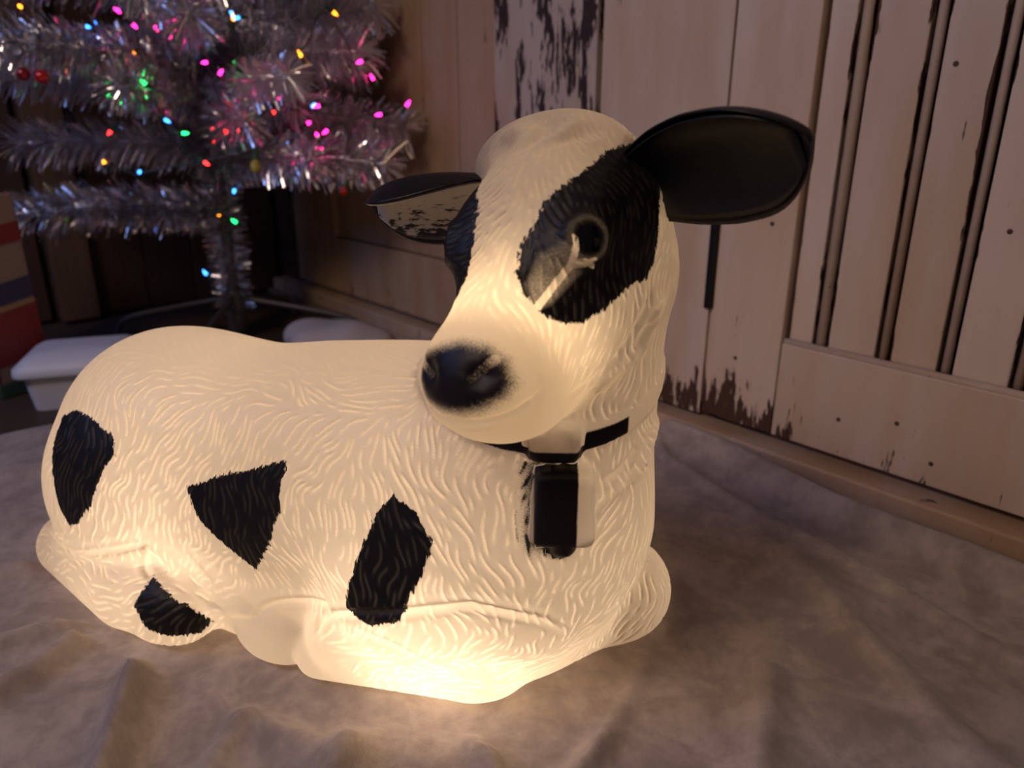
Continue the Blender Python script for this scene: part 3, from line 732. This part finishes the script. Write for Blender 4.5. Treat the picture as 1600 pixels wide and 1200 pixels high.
# stand: hub and four bent legs
hub = obj('stand_hub', lathe_bm([(.022, .02), (.026, .03), (.026, .13), (.020, .14)], 16), M_STAND, tree)
ri = Vector((math.cos(YAW), math.sin(YAW), 0)); fo = Vector((-math.sin(YAW), math.cos(YAW), 0))
for d, L in ((ri, .33), (-ri, .32), (fo*.75+ri*.25, .25), (-fo, .30)):
    d = d.normalized()
    obj('stand_leg', tube_bm(spline([d*.02+Vector((0, 0, .115)), d*L*.5+Vector((0, 0, .090)), d*L*.86+Vector((0, 0, .066)), d*L+Vector((0, 0, .042)), d*L*1.03+Vector((0, 0, .006))], 5), .0085, 8), M_STAND, tree, True)

# string of coloured lights: one cord with sockets and bulbs
LIGHTS = dict(
 pink=[(-1.867, .52, .77), (-1.856, .533, .751), (-1.822, .571, .743), (-1.8, .596, .737), (-1.78, .619, .73), (-1.756, .648, .673), (-1.742, .663, .646), (-1.6, .827, .585), (-1.623, .801, .545), (-1.59, .838, .535), (-1.607, .819, .517), (-1.51, .93, .567), (-1.475, .97, .582), (-1.66, .758, .599), (-1.534, .903, .676), (-1.60, .97, .64)],
 green=[(-1.822, .572, .79), (-1.847, .543, .627), (-1.713, .697, .673), (-1.9, .482, .607), (-1.807, .588, .527), (-1.816, .693, .319), (-1.706, .705, .653)],
 blue=[(-1.782, .617, .785), (-1.83, .563, .557), (-1.713, .697, .777), (-1.702, .71, .761), (-1.875, .625, .19), (-1.879, .506, .441), (-1.814, .696, .399), (-1.923, .455, .745), (-1.957, .416, .733), (-1.612, .813, .581)],
 orange=[(-2.006, .36, .78), (-1.927, .451, .458), (-1.62, .804, .682), (-1.573, .858, .774), (-1.712, .698, .753), (-1.856, .533, .695), (-1.844, .662, .342)],
 red=[(-1.908, .472, .534), (-1.737, .669, .524), (-1.668, .748, .578), (-1.78, .62, .466)])
HUE = dict(pink=((1, .012, .24), 13), green=((.01, .8, .14), 7), blue=((.03, .22, 1), 8), orange=((1, .24, .01), 8), red=((1, .02, .02), 8))
string = empty('light_string', TB); tag(string, 'string of small coloured lights wound through the silver tinsel tree', 'string lights')
M_SOCK = plain('green_socket', (.008, .07, .03), .4)
allp = []
BULB = lathe_bm([(.0024, 0), (.0034, .003), (.0036, .008), (.0026, .013), (.0008, .017)], 10)
me_b = bpy.data.meshes.new('bulb'); BULB.to_mesh(me_b); BULB.free()
SOCK = lathe_bm([(.0034, -.016), (.0040, -.012), (.0040, .002), (.0030, .003)], 10)
me_s = bpy.data.meshes.new('socket'); SOCK.to_mesh(me_s); SOCK.free(); me_s.materials.append(M_SOCK)
for hue, ps in LIGHTS.items():
    m = me_b.copy(); m.materials.append(glow('lit_%s_bulb' % hue, *HUE[hue]))
    for p in ps:
        b = link(bpy.data.objects.new('bulb', m), string); b.location = Vector(p) - TB
        b.rotation_euler = (rnd.uniform(.5, 2.4), 0, rnd.uniform(0, 6.28)); allp.append(Vector(p) - TB)
        s = link(bpy.data.objects.new('socket', me_s), b)
left = allp[:]; cur = min(left, key=lambda v: v.z); path = [cur]; left.remove(cur)
while left:
    nx = min(left, key=lambda v: (v-cur).length); left.remove(nx); path.append(nx.lerp(cur, .5) + Vector((rnd.uniform(-.02, .02), rnd.uniform(-.02, .02), -.015))); path.append(nx); cur = nx
path = [p + (Vector((0, 0, p.z)) - p)*.06 for p in path]
obj('cord', tube_bm(spline(path, 4), .0016, 5), M_WIRE, string)

# baubles and larger unlit bulbs hanging in the tinsel
def bauble(loc, r_, c, label, cat='bauble', name='bauble'):
    t = empty(name, loc); tag(t, label, cat, 'small ornaments on the tinsel tree')
    obj('ball', lathe_bm([(max(.0005, r_*math.sin(k*math.pi/12)), -r_*math.cos(k*math.pi/12)) for k in range(13)], 20), plain(name+'_glass', c, .12, .3, coat=.6), t, True)
    obj('cap', lathe_bm([(r_*.30, r_*.92), (r_*.30, r_*1.18), (r_*.18, r_*1.24)], 12), plain('bauble_cap', (.5, .42, .3), .35, 1), t)
    obj('hook', tube_bm(spline([(0, 0, r_*1.2), (0, .002, r_*1.6), (.003, 0, r_*2.0)], 4), .0006, 5), plain('hook_wire', (.4, .4, .4), .4, 1), t)
bauble((-1.846, .312, .641), .013, (.30, .006, .012), 'dark wine-red glass ball in the silver tinsel')
bauble((-1.826, .340, .636), .014, (.55, .010, .015), 'brighter red glass ball touching the dark wine-red one')
bauble((-1.575, .856, .400), .009, (.65, .02, .01), 'small red ball hanging below the tinsel near the calf ear')
bauble((-2.02, .37, .333), .008, (.25, .50, .05), 'small lime-green ball under the lowest tinsel branch')
lb = empty('ornament_bulb', (-1.655, .688, .462)); tag(lb, 'unlit olive-yellow bulb in a dark green socket on the tinsel', 'light bulb', 'small ornaments on the tinsel tree')
R_ = Vector((-.5, .35, .8)).to_track_quat('Z', 'Y').to_matrix().to_4x4()
obj('glass', lathe_bm([(.004, .012), (.010, .004), (.0115, -.006), (.008, -.015), (.002, -.020)][::-1], 16, R_), plain('olive_glass', (.42, .38, .04), .15, coat=.5), lb, True)
obj('socket', lathe_bm([(.008, .010), (.0085, .016), (.0075, .040), (.004, .044)], 14, R_), M_SOCK, lb, True)

# white heap of batting under the tree
def blob(name, c, r_, mat, seed, amp=.14, sub=4):
    bm = bmesh.new(); bmesh.ops.create_icosphere(bm, subdivisions=sub, radius=1)
    rg = np.random.default_rng(seed); ks = rg.normal(size=(6, 3))*2.2; ph = rg.uniform(0, 6, 6)
    for v in bm.verts:
        f_ = 1 + amp*sum(math.sin(v.co.dot(Vector(k)) + p) for k, p in zip(ks, ph))/2.4
        v.co = Vector((v.co.x*r_[0]*f_, v.co.y*r_[1]*f_, max(v.co.z, -.25)*r_[2]*f_))
        v.co.z += .25*r_[2]
    o = obj(name, bm, mat, None, True); o.location = c; return o
M_BATT = plain('white_batting', (.55, .52, .54), .95)
hp_ = blob('snow_mound', (-1.747, .886, -.010), (.125, .10, .050), M_BATT, 3); hp_.rotation_euler[2] = YAW
tag(hp_, 'rounded white heap of snow batting on the floor under the tree', 'snow mound')

# white plastic tub with lid behind the rump
def rrect_bm(levels, n=6):
    """stack of rounded rectangles: (half x, half y, corner radius, z)"""
    bm = bmesh.new(); rings = []
    for hx, hy, r_, z in levels:
        ring = []
        for cx, cy, a0 in ((hx-r_, hy-r_, 0), (-hx+r_, hy-r_, 90), (-hx+r_, -hy+r_, 180), (hx-r_, -hy+r_, 270)):
            for k in range(n+1):
                a = math.radians(a0 + 90*k/n); ring.append(bm.verts.new((cx + r_*math.cos(a), cy + r_*math.sin(a), z)))
        rings.append(ring)
    for a, b in zip(rings, rings[1:]):
        for k in range(len(a)): bm.faces.new((a[k], a[(k+1) % len(a)], b[(k+1) % len(a)], b[k]))
    bm.faces.new(rings[0][::-1]); bm.faces.new(rings[-1]); return bm
tub = empty('plastic_tub', (-1.735, .300, -.010), YAW + .30); tag(tub, 'low white plastic tub with a lid behind the calf rump', 'tub')
M_TUB = plain('white_tub_plastic', (.62, .66, .76), .45)
obj('tub_body', rrect_bm([(.095, .070, .02, 0), (.105, .078, .022, .080)]), M_TUB, tub)
lid = obj('lid', rrect_bm([(.118, .090, .026, .074), (.120, .092, .027, .078), (.118, .090, .027, .092), (.100, .074, .024, .108), (.085, .060, .020, .116), (.05, .035, .015, .120)]), M_TUB, tub, True)

# printed carton at the left
cart = empty('printed_carton', (-1.925, .172, -.010), YAW - .45); tag(cart, 'tall printed carton in red, cream and blue beside the dark post', 'carton')
M_CR = plain('carton_cream', (.26, .19, .15), .6); M_RD = plain('carton_red', (.20, .022, .02), .55); M_BL = plain('carton_blue', (.035, .035, .09), .55); M_GN = plain('carton_green', (.03, .07, .045), .6); M_GD = plain('carton_gold', (.35, .20, .09), .5)
obj('carton_body', box_bm((-.075, -.055, .03), (.075, .055, .42), .003), M_CR, cart)
obj('plinth', box_bm((-.08, -.06, 0), (.08, .06, .032), .004), M_GN, cart)
e = .0012
def band(name, z0, z1, m, x0=-.0755, x1=.0755, tilt=.02):
    bm = bmesh.new(); vs = []
    for s in (0, 1):
        for (x_, z_) in ((x0, z0), (x1, z0+tilt), (x1, z1+tilt), (x0, z1)): vs.append(bm.verts.new((x_, -.055 - e*s*1.4 + .0006, z_)))
    bm.faces.new(vs[:4]); bm.faces.new(vs[4:][::-1])
    for k in range(4): bm.faces.new((vs[k], vs[(k+1) % 4], vs[4+(k+1) % 4], vs[4+k]))
    bmesh.ops.recalc_face_normals(bm, faces=bm.faces[:]); obj(name, bm, m, cart)
    bm = bmesh.new(); vs = []
    for s in (0, 1):
        for (y_, z_) in ((-.0555, z0+tilt), (.0555, z0+tilt*1.8), (.0555, z1+tilt*1.8), (-.0555, z1+tilt)): vs.append(bm.verts.new((.075 + e*s*1.4 - .0006, y_, z_)))
    bm.faces.new(vs[:4]); bm.faces.new(vs[4:][::-1])
    for k in range(4): bm.faces.new((vs[k], vs[(k+1) % 4], vs[4+(k+1) % 4], vs[4+k]))
    bmesh.ops.recalc_face_normals(bm, faces=bm.faces[:]); obj(name, bm, m, cart)
band('red_panel', .045, .155, M_RD); band('gold_line', .157, .164, M_GD); band('blue_band', .170, .215, M_BL); band('red_band', .29, .33, M_RD)
obj('red_edge', box_bm((.0735, -.0572, .03), (.0772, -.0535, .42), .0005), M_RD, cart)
